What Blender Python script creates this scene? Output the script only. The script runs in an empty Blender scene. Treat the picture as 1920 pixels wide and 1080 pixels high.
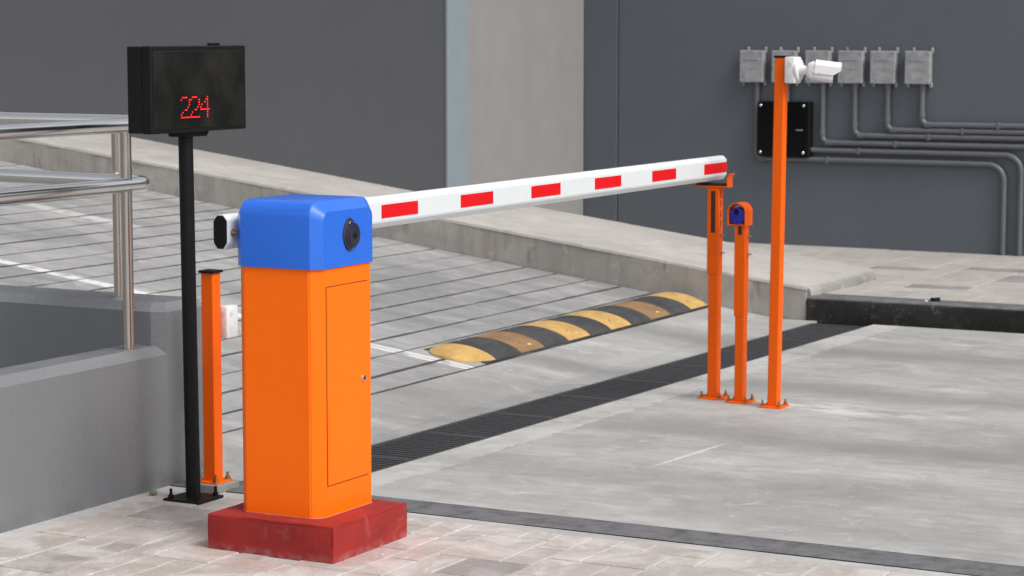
import bpy, bmesh, math, random
from mathutils import Vector, Matrix
rnd = random.Random(7)
scene = bpy.context.scene
col = scene.collection
PI = math.pi

# ------------------------------------------------------------------ camera
# world: X runs along the barrier arm, Y up the ramp, Z up; metres; origin at the plinth's near corner
TH, PITCH = math.radians(28.1655), math.radians(6.2644)
CAM = Vector((-6.693, -4.282, 1.826))
fwh = Vector((math.cos(TH), math.sin(TH), 0))
rgt = Vector((math.sin(TH), -math.cos(TH), 0))
upz = Vector((0, 0, 1))
fwd = fwh * math.cos(PITCH) - upz * math.sin(PITCH)
upv = upz * math.cos(PITCH) + fwh * math.sin(PITCH)
cd = bpy.data.cameras.new('camera')
cam = bpy.data.objects.new('camera', cd)
col.objects.link(cam)
cam.matrix_world = Matrix(((rgt.x, upv.x, -fwd.x, CAM.x), (rgt.y, upv.y, -fwd.y, CAM.y), (rgt.z, upv.z, -fwd.z, CAM.z), (0, 0, 0, 1)))
cd.sensor_width = 36.0
cd.lens = 4400 / 1920 * 36.0
cd.clip_start, cd.clip_end = 0.1, 1000
cd.dof.use_dof = True
cd.dof.focus_distance = 8.6
cd.dof.aperture_fstop = 7.1
scene.camera = cam

def project(P):
    d = Vector(P) - CAM
    z = d.dot(fwd)
    return 960 + 4400 * d.dot(rgt) / z, 540 - 4400 * d.dot(upv) / z

# ------------------------------------------------------------------ world, sun, exposure
SUN_EL, SUN_AZ = math.radians(50), math.radians(-14)          # azimuth measured from -Y towards +X
w = bpy.data.worlds.new('World'); scene.world = w; w.use_nodes = True
wn, wl = w.node_tree.nodes, w.node_tree.links
wn.clear()
sky = wn.new('ShaderNodeTexSky'); sky.sky_type = 'NISHITA'; sky.sun_disc = False
sky.sun_elevation = SUN_EL; sky.sun_rotation = PI - SUN_AZ
sky.air_density = 1.0; sky.dust_density = 4.0; sky.ozone_density = 1.0
hs = wn.new('ShaderNodeHueSaturation'); hs.inputs['Saturation'].default_value = 0.28
bg = wn.new('ShaderNodeBackground'); bg.inputs['Strength'].default_value = 0.13
wo = wn.new('ShaderNodeOutputWorld')
wl.new(sky.outputs[0], hs.inputs['Color']); wl.new(hs.outputs[0], bg.inputs['Color']); wl.new(bg.outputs[0], wo.inputs['Surface'])
sl = bpy.data.lights.new('sun', 'SUN'); sl.energy = 1.35; sl.angle = math.radians(22); sl.color = (1, .965, .92)
so = bpy.data.objects.new('sun', sl); col.objects.link(so)
sdir = Vector((math.sin(SUN_AZ) * math.cos(SUN_EL), -math.cos(SUN_AZ) * math.cos(SUN_EL), math.sin(SUN_EL)))
so.rotation_euler = sdir.to_track_quat('Z', 'Y').to_euler()
so.location = (0, -6, 12)
vs = scene.view_settings
vs.view_transform = 'Standard'; vs.look = 'None'; vs.gamma = 1; vs.use_curve_mapping = False
vs.exposure = 0.55

# ------------------------------------------------------------------ materials
def s2l(c):
    return tuple((x / 12.92 if x <= .04045 else ((x + .055) / 1.055) ** 2.4) for x in [v / 255 for v in c])

class NT:
    def __init__(self, name):
        m = bpy.data.materials.new(name); m.use_nodes = True
        self.m, self.n, self.l = m, m.node_tree.nodes, m.node_tree.links
        self.b = self.n['Principled BSDF']
        self.geo = self.n.new('ShaderNodeNewGeometry')
    def pos(self, sc=(1, 1, 1), loc=(0, 0, 0), local=False):
        mp = self.n.new('ShaderNodeMapping')
        mp.inputs['Scale'].default_value = sc; mp.inputs['Location'].default_value = loc
        if local:
            tc = self.n.new('ShaderNodeTexCoord'); self.l.new(tc.outputs['Object'], mp.inputs[0])
        else:
            self.l.new(self.geo.outputs['Position'], mp.inputs[0])
        return mp.outputs[0]
    def noise(self, scale, detail=6, rough=.6, sc=(1, 1, 1), loc=(0, 0, 0), local=False, dist=0):
        t = self.n.new('ShaderNodeTexNoise')
        t.inputs['Scale'].default_value = scale; t.inputs['Detail'].default_value = detail
        t.inputs['Roughness'].default_value = rough; t.inputs['Distortion'].default_value = dist
        self.l.new(self.pos(sc, loc, local), t.inputs['Vector'])
        return t.outputs[0]
    def ramp(self, v, lo, hi, a=0., b=1.):
        r = self.n.new('ShaderNodeMapRange'); r.interpolation_type = 'SMOOTHSTEP'
        self.l.new(v, r.inputs[0])
        for i, x in enumerate((lo, hi, a, b)): r.inputs[i + 1].default_value = x
        return r.outputs[0]
    def math(self, op, a, b=None):
        r = self.n.new('ShaderNodeMath'); r.operation = op
        for i, x in enumerate((a, b)):
            if x is None: continue
            if isinstance(x, (int, float)): r.inputs[i].default_value = x
            else: self.l.new(x, r.inputs[i])
        return r.outputs[0]
    def mix(self, f, a, b, mode='MIX'):
        r = self.n.new('ShaderNodeMix'); r.data_type = 'RGBA'; r.blend_type = mode
        for x, s in ((f, r.inputs[0]), (a, r.inputs[6]), (b, r.inputs[7])):
            if isinstance(x, (int, float)): s.default_value = x
            elif isinstance(x, tuple): s.default_value = (*x[:3], 1)
            else: self.l.new(x, s)
        return r.outputs[2]
    def sep(self):
        s = self.n.new('ShaderNodeSeparateXYZ'); self.l.new(self.geo.outputs['Position'], s.inputs[0]); return s.outputs
    def bump(self, h, strength=.3, dist=.005):
        b = self.n.new('ShaderNodeBump'); b.inputs['Strength'].default_value = strength; b.inputs['Distance'].default_value = dist
        self.l.new(h, b.inputs['Height']); self.l.new(b.outputs[0], self.b.inputs['Normal'])
    def out(self, c, rough=.6, metal=0., spec=None):
        for x, s in ((c, self.b.inputs['Base Color']),):
            if isinstance(x, tuple): s.default_value = (*x[:3], 1)
            else: self.l.new(x, s)
        if isinstance(rough, (int, float)): self.b.inputs['Roughness'].default_value = rough
        else: self.l.new(rough, self.b.inputs['Roughness'])
        self.b.inputs['Metallic'].default_value = metal
        if spec is not None: self.b.inputs['Specular IOR Level'].default_value = spec
        return self.m
    def rand(self):
        o = self.n.new('ShaderNodeObjectInfo'); return o.outputs['Random']

def paint(name, c, rough=.4, dirt=.25, scale=6, dc=None, coat=0., spec=.5, local=False, orange_peel=.02):
    t = NT(name)
    dc = dc or tuple(x * .55 for x in c)
    k = t.ramp(t.noise(scale, 8, .65, local=local), .45, .8)
    k2 = t.ramp(t.noise(scale * .6, 5, .6, sc=(4, 4, .35), local=local), .5, .8)
    base = t.mix(t.math('MULTIPLY', t.math('MAXIMUM', k, k2), dirt), c, dc)
    fine = t.ramp(t.noise(260, 2, .5, local=local), .3, .7, .93, 1.05)
    base = t.mix(1., base, t.mix(fine, (0, 0, 0), (1, 1, 1)), 'MULTIPLY')
    r = t.ramp(t.noise(scale * 2, 4, local=local), .3, .8, rough * .85, min(1, rough * 1.3))
    if orange_peel: t.bump(t.noise(420, 2, .5, local=local), orange_peel, .002)
    m = t.out(base, r, spec=spec)
    if coat: t.b.inputs['Coat Weight'].default_value = coat; t.b.inputs['Coat Roughness'].default_value = .15
    return m

M = {}
M['orange'] = paint('orange_paint', (.97, .150, .001), .38, .10, 2.5, (.80, .11, .001), spec=.22, orange_peel=0)
M['post_orange'] = paint('post_orange_paint', (.82, .112, .001), .4, .35, 9, (.64, .085, .004), spec=.22)
M['blue'] = paint('blue_paint', (.014, .122, .60), .30, .04, 2, spec=.5, coat=.2, orange_peel=0)
M['white_arm'] = paint('white_arm_paint', (.62, .65, .665), .32, .22, 5, (.6, .6, .58))
M['red_tape'] = paint('red_reflective_tape', (.64, .005, .008), .3, .25, 3, (.46, .008, .014), orange_peel=0, spec=.22)
M['black_metal'] = paint('black_painted_metal', (.006, .0065, .007), .45, .3, 8, (.014, .014, .014), spec=.18)
M['black_plastic'] = paint('black_plastic', (.006, .006, .007), .5, .2, 8, (.014, .014, .014), spec=.15)
M['knob'] = paint('dark_lock_plastic', (.014, .013, .03), .38, .15, 8)
M['white_plastic'] = paint('white_plastic', (.70, .69, .70), .35, .15, 8, (.5, .48, .45))
M['knockout'] = paint('knockout_plastic', (.60, .585, .585), .45, .2, 8)
M['gloss_black'] = paint('gloss_black_plate', (.0025, .0025, .003), .12, .1, 4, spec=.16)
M['shadow_gap'] = paint('painted_gap_shade', (.05, .012, .003), .7, .1)  # dark orange standing in for shade in the door gap and post slots
M['photo_blue'] = paint('photocell_blue', (.016, .020, .34), .3, .1)
M['conduit'] = paint('conduit_grey_paint', (.112, .118, .128), .42, .3, 5)
M['pad'] = paint('rubber_pad', (.012, .011, .010), .8, .3)
M['green_glass'] = paint('green_bits', (.08, .35, .22), .2, .2)
M['leaf'] = paint('dry_leaf', (.26, .15, .07), .8, .5, 30)

def metal(name, c, rough, bumps=0.0, aniso=0):
    t = NT(name)
    k = t.ramp(t.noise(5, 3), .4, .75)
    b = t.mix(t.math('MULTIPLY', k, .2), c, tuple(x * .75 for x in c))
    r = t.ramp(t.noise(6, 3), .3, .8, rough * .9, rough * 1.15)
    return t.out(b, r, 1.)
M['steel'] = metal('stainless_steel', (.84, .82, .79), .20)
M['steel_post'] = metal('steel_post_reflection_tint', (.56, .52, .475), .24)  # rail steel with base darkened and browned to imitate reflected surroundings
M['chrome'] = metal('chrome', (.75, .75, .75), .15)
M['zinc'] = metal('zinc_bolt', (.45, .44, .43), .4)
M['brass'] = metal('rusty_brass', (.42, .24, .10), .4)
M['cast_iron'] = paint('grate_iron', (.046, .046, .050), .55, .5, 12, (.08, .078, .076), spec=.35)

def wall_paint(name, c, rough=.45, dirt=.3, stain=.4, specks=True):
    t = NT(name)
    base = t.mix(t.math('MULTIPLY', t.ramp(t.noise(.9, 6, .55), .35, .75), dirt), c, tuple(x * .8 for x in c))
    base = t.mix(t.math('MULTIPLY', t.ramp(t.noise(1.6, 3, .5, sc=(3, 3, .18)), .45, .85), stain), base, tuple(x * .72 for x in c))
    base = t.mix(t.math('MULTIPLY', t.ramp(t.noise(5, 4, .5), .3, .8), dirt * .35), base, tuple(min(1, x * 1.25) for x in c))
    if specks:
        v = t.n.new('ShaderNodeTexVoronoi'); v.inputs['Scale'].default_value = 13
        t.l.new(t.pos(), v.inputs['Vector'])
        z = t.sep()[2]
        low = t.ramp(z, .05, .45, 1, 0)
        k = t.math('MULTIPLY', t.ramp(v.outputs['Distance'], .035, .06, 1, 0), t.ramp(t.noise(3.1, 3, loc=(5, 2, 1)), .52, .56))
        base = t.mix(t.math('MULTIPLY', k, low), base, (.55, .57, .55))
        damp = t.math('MULTIPLY', t.ramp(z, 0, .09, 1, 0), t.ramp(t.noise(9, 5), .35, .65))
        base = t.mix(t.math('MULTIPLY', damp, .45), base, tuple(x * .55 for x in c))
    t.bump(t.math('ADD', t.math('MULTIPLY', t.noise(60, 4), .4), t.noise(4, 2)), .07, .004)
    r = t.ramp(t.noise(5, 4), .3, .8, rough * .85, min(1, rough * 1.3))
    return t.out(base, r)
M['parapet'] = wall_paint('parapet_grey_paint', (.170, .176, .186), .30, .25, .3)
M['wall_left'] = wall_paint('dark_wall_paint', (.112, .114, .123), .5, .25, .2, False)
M['wall_right'] = wall_paint('slate_wall_paint', (.092, .104, .121), .5, .25, .25, False)
M['trim'] = wall_paint('pale_blue_trim', (.20, .238, .262), .5, .15, .1, False)
M['recess'] = wall_paint('pale_recess_paint', (.235, .23, .225), .6, .15, .15, False)

SCR_Y, SCR_K = -.036, -.082
def concrete(name, c, dark, light, kind='road'):
    t = NT(name)
    x, y, z = t.sep()
    # broad patches, drawn out along the driving direction
    a = t.ramp(t.noise(1.1, 7, .6, sc=(1.5, .45, 1)), .34, .70)
    col_ = t.mix(a, c, dark)
    b = t.ramp(t.noise(2.3, 8, .62, sc=(1.6, .8, 1), loc=(3, 7, 0), dist=.4), .48, .72)
    col_ = t.mix(t.math('MULTIPLY', b, .65), col_, light)
    q = t.ramp(t.noise(3.6, 8, .66, sc=(1.2, 1, 1), loc=(6, 2, 0), dist=.7), .46, .64)
    col_ = t.mix(t.math('MULTIPLY', q, .45), col_, tuple(v * .82 for v in dark))
    q = t.ramp(t.noise(9, 8, .7, sc=(1.3, .9, 1), loc=(1, 12, 0), dist=1.), .57, .66)
    col_ = t.mix(t.math('MULTIPLY', q, .40), col_, tuple(min(1, v * 1.12) for v in light))
    # brush drag / scuffs
    s = t.ramp(t.noise(7, 6, .6, sc=(3.2, .45, 1)), .42, .72)
    col_ = t.mix(t.math('MULTIPLY', s, .35), col_, tuple(v * .78 for v in dark))
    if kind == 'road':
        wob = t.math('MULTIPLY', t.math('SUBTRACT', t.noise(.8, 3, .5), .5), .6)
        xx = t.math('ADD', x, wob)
        for cx, wd, amt in ((3.55, .50, .9), (5.0, .36, .7), (6.5, .50, .9), (2.3, .36, .5)):   # soft darker bands along the lane
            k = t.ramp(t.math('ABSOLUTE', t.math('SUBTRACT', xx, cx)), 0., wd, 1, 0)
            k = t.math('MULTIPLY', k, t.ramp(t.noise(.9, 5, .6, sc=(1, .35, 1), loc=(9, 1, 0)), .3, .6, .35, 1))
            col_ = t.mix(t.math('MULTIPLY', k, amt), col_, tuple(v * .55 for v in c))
        # pale mortar collar along the drain with a ragged edge
        dn = t.math('ADD', t.math('ADD', y, t.math('MULTIPLY', x, .03)), -1.027)
        rag = t.math('ADD', dn, t.math('MULTIPLY', t.math('SUBTRACT', t.noise(7, 6, .65), .5), .16))
        collar = t.math('MULTIPLY', t.ramp(rag, -.23, -.19), t.ramp(dn, 0., .02, 1, 0))
        collar = t.math('MULTIPLY', collar, t.ramp(t.noise(5.5, 7, .65, loc=(8, 3, 0)), .3, .62, .15, 1))
        col_ = t.mix(t.math('MULTIPLY', collar, .5), col_, (.54, .525, .50))
        edge = t.math('MULTIPLY', t.ramp(t.math('ABSOLUTE', t.math('ADD', rag, .215)), 0, .010, 1, 0), t.ramp(t.noise(4, 4), .45, .6))
        col_ = t.mix(t.math('MULTIPLY', edge, .55), col_, (.15, .14, .13))
        # whitish wash around the post feet
        d2 = t.n.new('ShaderNodeVectorMath'); d2.operation = 'DISTANCE'; d2.inputs[1].default_value = (4.40 * 2.6, .0, 0)
        t.l.new(t.pos((2.6, .62, 0), (0, .12, 0)), d2.inputs[0])
        k = t.math('MULTIPLY', t.ramp(d2.outputs['Value'], .15, .55, 1, 0), t.ramp(t.noise(4.5, 7, .65, sc=(2, .7, 1)), .42, .6))
        col_ = t.mix(t.math('MULTIPLY', k, .7), col_, (.60, .60, .59))
        # pale scratch left by a dragged load
        u = t.math('ADD', t.math('SUBTRACT', y, t.math('MULTIPLY', t.math('SUBTRACT', x, 2.53), SCR_K)), -SCR_Y)
        k = t.math('MULTIPLY', t.ramp(t.math('ABSOLUTE', t.math('ADD', u, t.math('MULTIPLY', t.math('SUBTRACT', t.noise(30, 4), .5), .03))), .004, .016, 1, 0), t.math('MULTIPLY', t.ramp(x, 2.45, 2.7), t.ramp(x, 3.05, 3.3, 1, 0)))
        col_ = t.mix(t.math('MULTIPLY', k, .55), col_, (.66, .66, .66))
    if kind == 'ramp':
        for cx, hw, amt in ((4.42, .052, .85), (6.30, .07, .5)):                 # worn white lines
            dd = t.math('ABSOLUTE', t.math('SUBTRACT', x, cx))
            k = t.math('MULTIPLY', t.ramp(dd, hw - .006, hw + .006, 1, 0), t.ramp(t.noise(8, 6, .65), .36, .5))
            if cx < 5: k = t.math('MULTIPLY', k, t.math('MAXIMUM', t.ramp(dd, .004, .014), t.ramp(y, 2.9, 3.2)))
            else: k = t.math('MULTIPLY', k, t.ramp(y, 5.4, 5.8))
            col_ = t.mix(t.math('MULTIPLY', k, amt), col_, (.68, .68, .67))
    if kind == 'kerbwall':
        st = t.ramp(t.noise(2.2, 6, .65, sc=(4, 4, .5)), .45, .72)
        col_ = t.mix(t.math('MULTIPLY', st, .6), col_, (.23, .205, .185))
        st = t.ramp(t.noise(3.2, 6, .65, sc=(3, 3, .9), loc=(2, 9, 0)), .56, .7)
        col_ = t.mix(t.math('MULTIPLY', st, .6), col_, (.13, .12, .11))
    sp = t.ramp(t.noise(38, 5, .7), .62, .74)
    col_ = t.mix(t.math('MULTIPLY', sp, .35), col_, tuple(min(1, v * 1.35) for v in light))
    sp = t.ramp(t.noise(55, 4, .7, loc=(3, 3, 3)), .66, .76)
    col_ = t.mix(t.math('MULTIPLY', sp, .4), col_, (.12, .115, .11))
    fine = t.ramp(t.noise(210, 3, .6), .25, .75, .86, 1.1)
    col_ = t.mix(1., col_, t.mix(fine, (0, 0, 0), (1, 1, 1)), 'MULTIPLY')
    t.bump(t.math('ADD', t.noise(90, 5, .65), t.noise(9, 5, .6)), .35, .005)
    r = t.ramp(t.noise(2.5, 5), .3, .75, .55, .85)
    return t.out(col_, r)
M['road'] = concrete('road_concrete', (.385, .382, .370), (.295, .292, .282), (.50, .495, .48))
M['ramp'] = concrete('ramp_concrete', (.345, .343, .340), (.215, .214, .213), (.44, .437, .43), 'ramp')
M['groove'] = concrete('ramp_groove_dirt', (.105, .099, .09), (.06, .056, .05), (.24, .23, .22), 'plain')
M['walkway'] = concrete('walkway_concrete', (.43, .405, .38), (.365, .345, .322), (.49, .47, .445), 'plain')
M['kerbwall'] = concrete('kerb_wall_concrete', (.40, .372, .338), (.31, .288, .262), (.47, .45, .42), 'kerbwall')
M['rough_concrete'] = concrete('rough_end_concrete', (.29, .295, .265), (.19, .195, .175), (.43, .425, .40), 'kerbwall')
M['grout'] = concrete('paving_grout', (.50, .49, .485), (.38, .37, .36), (.57, .56, .555), 'plain')
M['earth'] = concrete('ground_dirt', (.20, .19, .18), (.15, .145, .14), (.26, .25, .24), 'plain')

def black_kerb(name):
    t = NT(name)
    c = t.mix(t.ramp(t.noise(3, 7, .65), .4, .7), (.010, .010, .009), (.026, .025, .023))
    c = t.mix(t.math('MULTIPLY', t.ramp(t.noise(6, 7, .7, loc=(4, 4, 0)), .58, .70), .6), c, (.16, .145, .13))
    nz = t.n.new('ShaderNodeSeparateXYZ'); t.l.new(t.geo.outputs['Normal'], nz.inputs[0])
    worn = t.math('MULTIPLY', t.ramp(nz.outputs[2], .6, .9), t.ramp(t.noise(11, 7, .7), .25, .62, .45, 1))
    c = t.mix(worn, c, (.15, .15, .158))
    sp = t.ramp(t.noise(70, 4, .7), .58, .72)
    c = t.mix(t.math('MULTIPLY', sp, .22), c, (.25, .24, .24))
    t.bump(t.math('ADD', t.noise(110, 5, .7), t.noise(14, 5)), .5, .006)
    return t.out(c, .75, spec=.2)
M['black_kerb'] = black_kerb('worn_black_kerb_paint')

def tile_mat(name, c1, c2, wash):
    t = NT(name)
    c = t.mix(t.rand(), c1, c2)
    c = t.mix(t.math('MULTIPLY', t.ramp(t.noise(9, 7, .65), .42, .7), .35), c, tuple(v * .75 for v in c1))
    k = t.ramp(t.noise(3.4, 9, .7, dist=.9), .44, .62)
    c = t.mix(t.math('MULTIPLY', k, wash), c, (.60, .59, .585))
    k = t.ramp(t.noise(16, 8, .7, loc=(1, 8, 2), dist=1.5), .56, .66)
    c = t.mix(t.math('MULTIPLY', k, wash * .7), c, (.66, .65, .64))
    # red paint rubbed off around the plinth
    d2 = t.n.new('ShaderNodeVectorMath'); d2.operation = 'DISTANCE'; d2.inputs[1].default_value = (.25, .25, 0)
    t.l.new(t.pos((1, 1, 0)), d2.inputs[0])
    k = t.math('MULTIPLY', t.ramp(d2.outputs['Value'], .33, .52, 1, 0), t.ramp(t.noise(12, 6, .7), .38, .62))
    c = t.mix(t.math('MULTIPLY', k, .4), c, (.50, .25, .24))
    sp = t.ramp(t.noise(48, 5, .7), .66, .74)
    c = t.mix(t.math('MULTIPLY', sp, .5), c, (.2, .17, .15))
    t.bump(t.math('ADD', t.noise(80, 5, .65), t.noise(13, 5)), .35, .004)
    return t.out(c, t.ramp(t.noise(6, 4), .3, .7, .45, .75))
M['tile'] = tile_mat('stone_tile', (.345, .32, .29), (.40, .355, .33), .5)
M['tile_dark'] = tile_mat('dark_stone_tile', (.25, .235, .225), (.30, .27, .26), .35)
M['tile_far'] = tile_mat('far_stone_tile', (.36, .335, .31), (.40, .37, .34), .2)
M['tile_far_dark'] = tile_mat('far_dark_tile', (.23, .22, .215), (.26, .245, .24), .15)

def plinth_mat():
    t = NT('red_plinth_paint')
    c = t.mix(t.ramp(t.noise(5, 7, .65), .38, .72), (.30, .024, .021), (.235, .022, .020))
    k = t.ramp(t.noise(7, 8, .7, dist=1.2), .56, .72)
    c = t.mix(t.math('MULTIPLY', k, .32), c, (.36, .15, .14))
    z = t.sep()[2]
    k = t.math('MULTIPLY', t.ramp(z, 0, .035, 1, 0), t.ramp(t.noise(18, 6, .7), .38, .66))
    c = t.mix(t.math('MULTIPLY', k, .35), c, (.50, .33, .32))
    k = t.ramp(t.noise(60, 4, .7, loc=(2, 2, 2)), .70, .76)
    c = t.mix(t.math('MULTIPLY', k, .6), c, (.55, .45, .43))
    t.bump(t.math('ADD', t.noise(30, 5, .65), t.noise(8, 4)), .4, .006)
    return t.out(c, .6, spec=.2)
M['plinth'] = plinth_mat()

def rubber(name, c, d, amt):
    t = NT(name)
    k = t.ramp(t.noise(7, 7, .65, sc=(1, 1.6, 1)), .38, .66)
    cc = t.mix(t.math('MULTIPLY', k, amt), c, d)
    sp = t.ramp(t.noise(34, 6, .7), .60, .72)
    cc = t.mix(t.math('MULTIPLY', sp, .3), cc, tuple(v * .45 for v in c))
    wv = t.n.new('ShaderNodeTexWave'); wv.wave_type = 'BANDS'; wv.bands_direction = 'X'
    wv.inputs['Scale'].default_value = 14; wv.inputs['Distortion'].default_value = .6
    t.l.new(t.pos(), wv.inputs['Vector'])
    t.bump(t.math('ADD', wv.outputs['Fac'], t.math('MULTIPLY', t.noise(70, 4), .8)), .25, .005)
    return t.out(cc, .65)
M['bump_black'] = rubber('bump_black_rubber', (.032, .033, .036), (.062, .062, .062), .8)
M['bump_yellow'] = rubber('bump_yellow_rubber', (.52, .325, .10), (.33, .20, .075), .65)
M['bump_brown'] = rubber('bump_dirty_yellow_rubber', (.27, .155, .065), (.16, .10, .06), .7)
M['sealant'] = paint('sealant', (.42, .16, .12), .6, .9, 30, (.55, .45, .42))
M['cat_eye'] = paint('reflector_bead', (.60, .46, .18), .25, .1)

def emis(name, c, s):
    t = NT(name)
    t.b.inputs['Emission Color'].default_value = (*c, 1); t.b.inputs['Emission Strength'].default_value = s
    return t.out((.1, 0, 0), .4)
M['led'] = emis('red_led', (1, .012, .015), 3.0)
def screen_mat():
    t = NT('smoked_screen')
    c = t.mix(t.ramp(t.noise(5, 5, .6), .35, .7), (.006, .006, .005), (.02, .019, .016))
    t.bump(t.noise(6, 3, .5), .05, .02)
    return t.out(c, .09, spec=.4)
M['screen'] = screen_mat()
t = NT('galvanised_box_paint')
c = t.mix(t.ramp(t.noise(11, 6, .65, local=True), .35, .7), (.25, .255, .265), (.34, .345, .355))
c = t.mix(t.math('MULTIPLY', t.ramp(t.noise(6, 6, .7, sc=(1, 1, 2), loc=(2, 5, 0)), .5, .7), .6), c, (.14, .145, .15))
t.bump(t.noise(25, 4), .3, .01)
M['wall_box'] = t.out(c, .5)

# ------------------------------------------------------------------ mesh helpers
class MB:
    def __init__(self): self.bm = bmesh.new()
    def box(self, x0, x1, y0, y1, z0, z1, bev=0., seg=1):
        vs = [self.bm.verts.new(p) for p in ((x0,y0,z0),(x1,y0,z0),(x1,y1,z0),(x0,y1,z0),(x0,y0,z1),(x1,y0,z1),(x1,y1,z1),(x0,y1,z1))]
        fs = [self.bm.faces.new([vs[i] for i in q]) for q in ((3,2,1,0),(4,5,6,7),(0,1,5,4),(1,2,6,5),(2,3,7,6),(3,0,4,7))]
        if bev:
            es = {e for f in fs for e in f.edges}
            bmesh.ops.bevel(self.bm, geom=list(es), offset=bev, segments=seg, affect='EDGES', profile=.5)
        return self
    def loft(self, rings, cap0=True, cap1=True, closed=True):
        R = [[self.bm.verts.new(p) for p in r] for r in rings]
        n = len(R[0])
        for a, b in zip(R, R[1:]):
            for i in range(n if closed else n - 1):
                j = (i + 1) % n
                self.bm.faces.new((a[i], a[j], b[j], b[i]))
        if cap0: self.bm.faces.new(R[0][::-1])
        if cap1: self.bm.faces.new(R[-1])
        return self
    def prism(self, pts, axis, a, b):
        f = {'x': lambda u, v, w: (w, u, v), 'y': lambda u, v, w: (u, w, v), 'z': lambda u, v, w: (u, v, w)}[axis]
        return self.loft([[f(u, v, a) for u, v in pts], [f(u, v, b) for u, v in pts]])
    def tube(self, path, r, n=16, cap=True):
        P = [Vector(p) for p in path]; rings = []
        rr = r if isinstance(r, (list, tuple)) else [r] * len(P)
        ref = None
        for i, p in enumerate(P):
            d = (P[min(i + 1, len(P) - 1)] - P[max(i - 1, 0)]).normalized()
            if ref is None:
                ref = d.cross(Vector((0, 0, 1)) if abs(d.z) < .9 else Vector((1, 0, 0))).normalized()
            ref = (ref - d * ref.dot(d)).normalized()
            o = d.cross(ref)
            rings.append([tuple(p + (ref * math.cos(t) + o * math.sin(t)) * rr[i]) for t in [2 * PI * k / n for k in range(n)]])
        return self.loft(rings, cap, cap)
    def cyl(self, c, d, r, h, n=20, bev=0.):
        c, d = Vector(c), Vector(d).normalized()
        if bev:
            return self.tube([c, c + d * (h - bev), c + d * (h - bev * .3), c + d * h], [r, r, r - bev * .3, r - bev], n)
        return self.tube([c, c + d * h], r, n)
    def sphere(self, c, r, sc=(1, 1, 1), u=12, v=8):
        bmesh.ops.create_uvsphere(self.bm, u_segments=u, v_segments=v, radius=r,
            matrix=Matrix.Translation(c) @ Matrix.Diagonal((*sc, 1)))
        return self
    def mesh(self, name, smooth=None):
        bmesh.ops.recalc_face_normals(self.bm, faces=self.bm.faces)
        me = bpy.data.meshes.new(name); self.bm.to_mesh(me); self.bm.free()
        if smooth is not None:
            for p in me.polygons: p.use_smooth = True
            try: me.set_sharp_from_angle(angle=math.radians(smooth))
            except Exception: pass
        return me
    def build(self, name, m, parent=None, smooth=None):
        me = self.mesh(name, smooth); me.materials.append(M[m])
        return link(name, me, parent)

def link(name, me, parent=None):
    o = bpy.data.objects.new(name, me); col.objects.link(o)
    if parent is not None:
        o.parent = parent
    return o
def tag(o, label, cat, group=None):
    o['label'] = label; o['category'] = cat
    if group: o['group'] = group
    return o
def thing(name, label, cat, loc=(0, 0, 0), group=None):
    o = bpy.data.objects.new(name, None); col.objects.link(o); o.empty_display_size = .1
    o.location = loc
    return tag(o, label, cat, group)
def struct(o): o['kind'] = 'structure'; return o
def arc(cx, cy, r, a0, a1, n):
    return [(cx + r * math.cos(math.radians(a0 + (a1 - a0) * i / n)), cy + r * math.sin(math.radians(a0 + (a1 - a0) * i / n))) for i in range(n + 1)]
def dup_tree(o, parent=None):
    c = o.copy(); col.objects.link(c); c.parent = parent
    for ch in list(o.children): dup_tree(ch, c)
    return c

# ------------------------------------------------------------------ setting
ZR = -.075                      # road level
RX0, RX1 = 1.165, 7.77          # ramp between the parapet and the kerb wall
G = .13285                      # ramp grade
YR = 1.449                      # foot of the ramp
def zramp(y): return ZR + G * (y - YR)
def dnear(x): return .886 - .03 * (x - 4.7)

struct(MB().box(-120, 120, -120, 120, -.8, -.45).build('ground', 'earth'))

# road: near slab with a fine grid, and the strip between the drain and the ramp foot
m = MB()
xs = [1.12 + (RX1 - 1.12) * i / 12 for i in range(13)]
ys = [-60, -20, -8, -4, -2, -1, 0]
top = [[m.bm.verts.new((x, y, ZR)) for x in xs] for y in ys] + [[m.bm.verts.new((x, dnear(x), ZR)) for x in xs]]
top.append([m.bm.verts.new((x, dnear(x), ZR - .3)) for x in xs])
for a, b in zip(top, top[1:]):
    for i in range(12): m.bm.faces.new((a[i], a[i + 1], b[i + 1], b[i]))
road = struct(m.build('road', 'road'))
m = MB()
rows = [[(x, dnear(x) + .39, ZR - .3) for x in xs], [(x, dnear(x) + .39, ZR) for x in xs], [(x, YR, ZR) for x in xs], [(x, 1.905, zramp(1.905)) for x in xs], [(x, 1.905, zramp(1.905) - .05) for x in xs]]
R = [[m.bm.verts.new(p) for p in r] for r in rows]
for a, b in zip(R, R[1:]):
    for i in range(12): m.bm.faces.new((a[i], a[i + 1], b[i + 1], b[i]))
struct(m.build('road_apron', 'road'))

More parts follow.
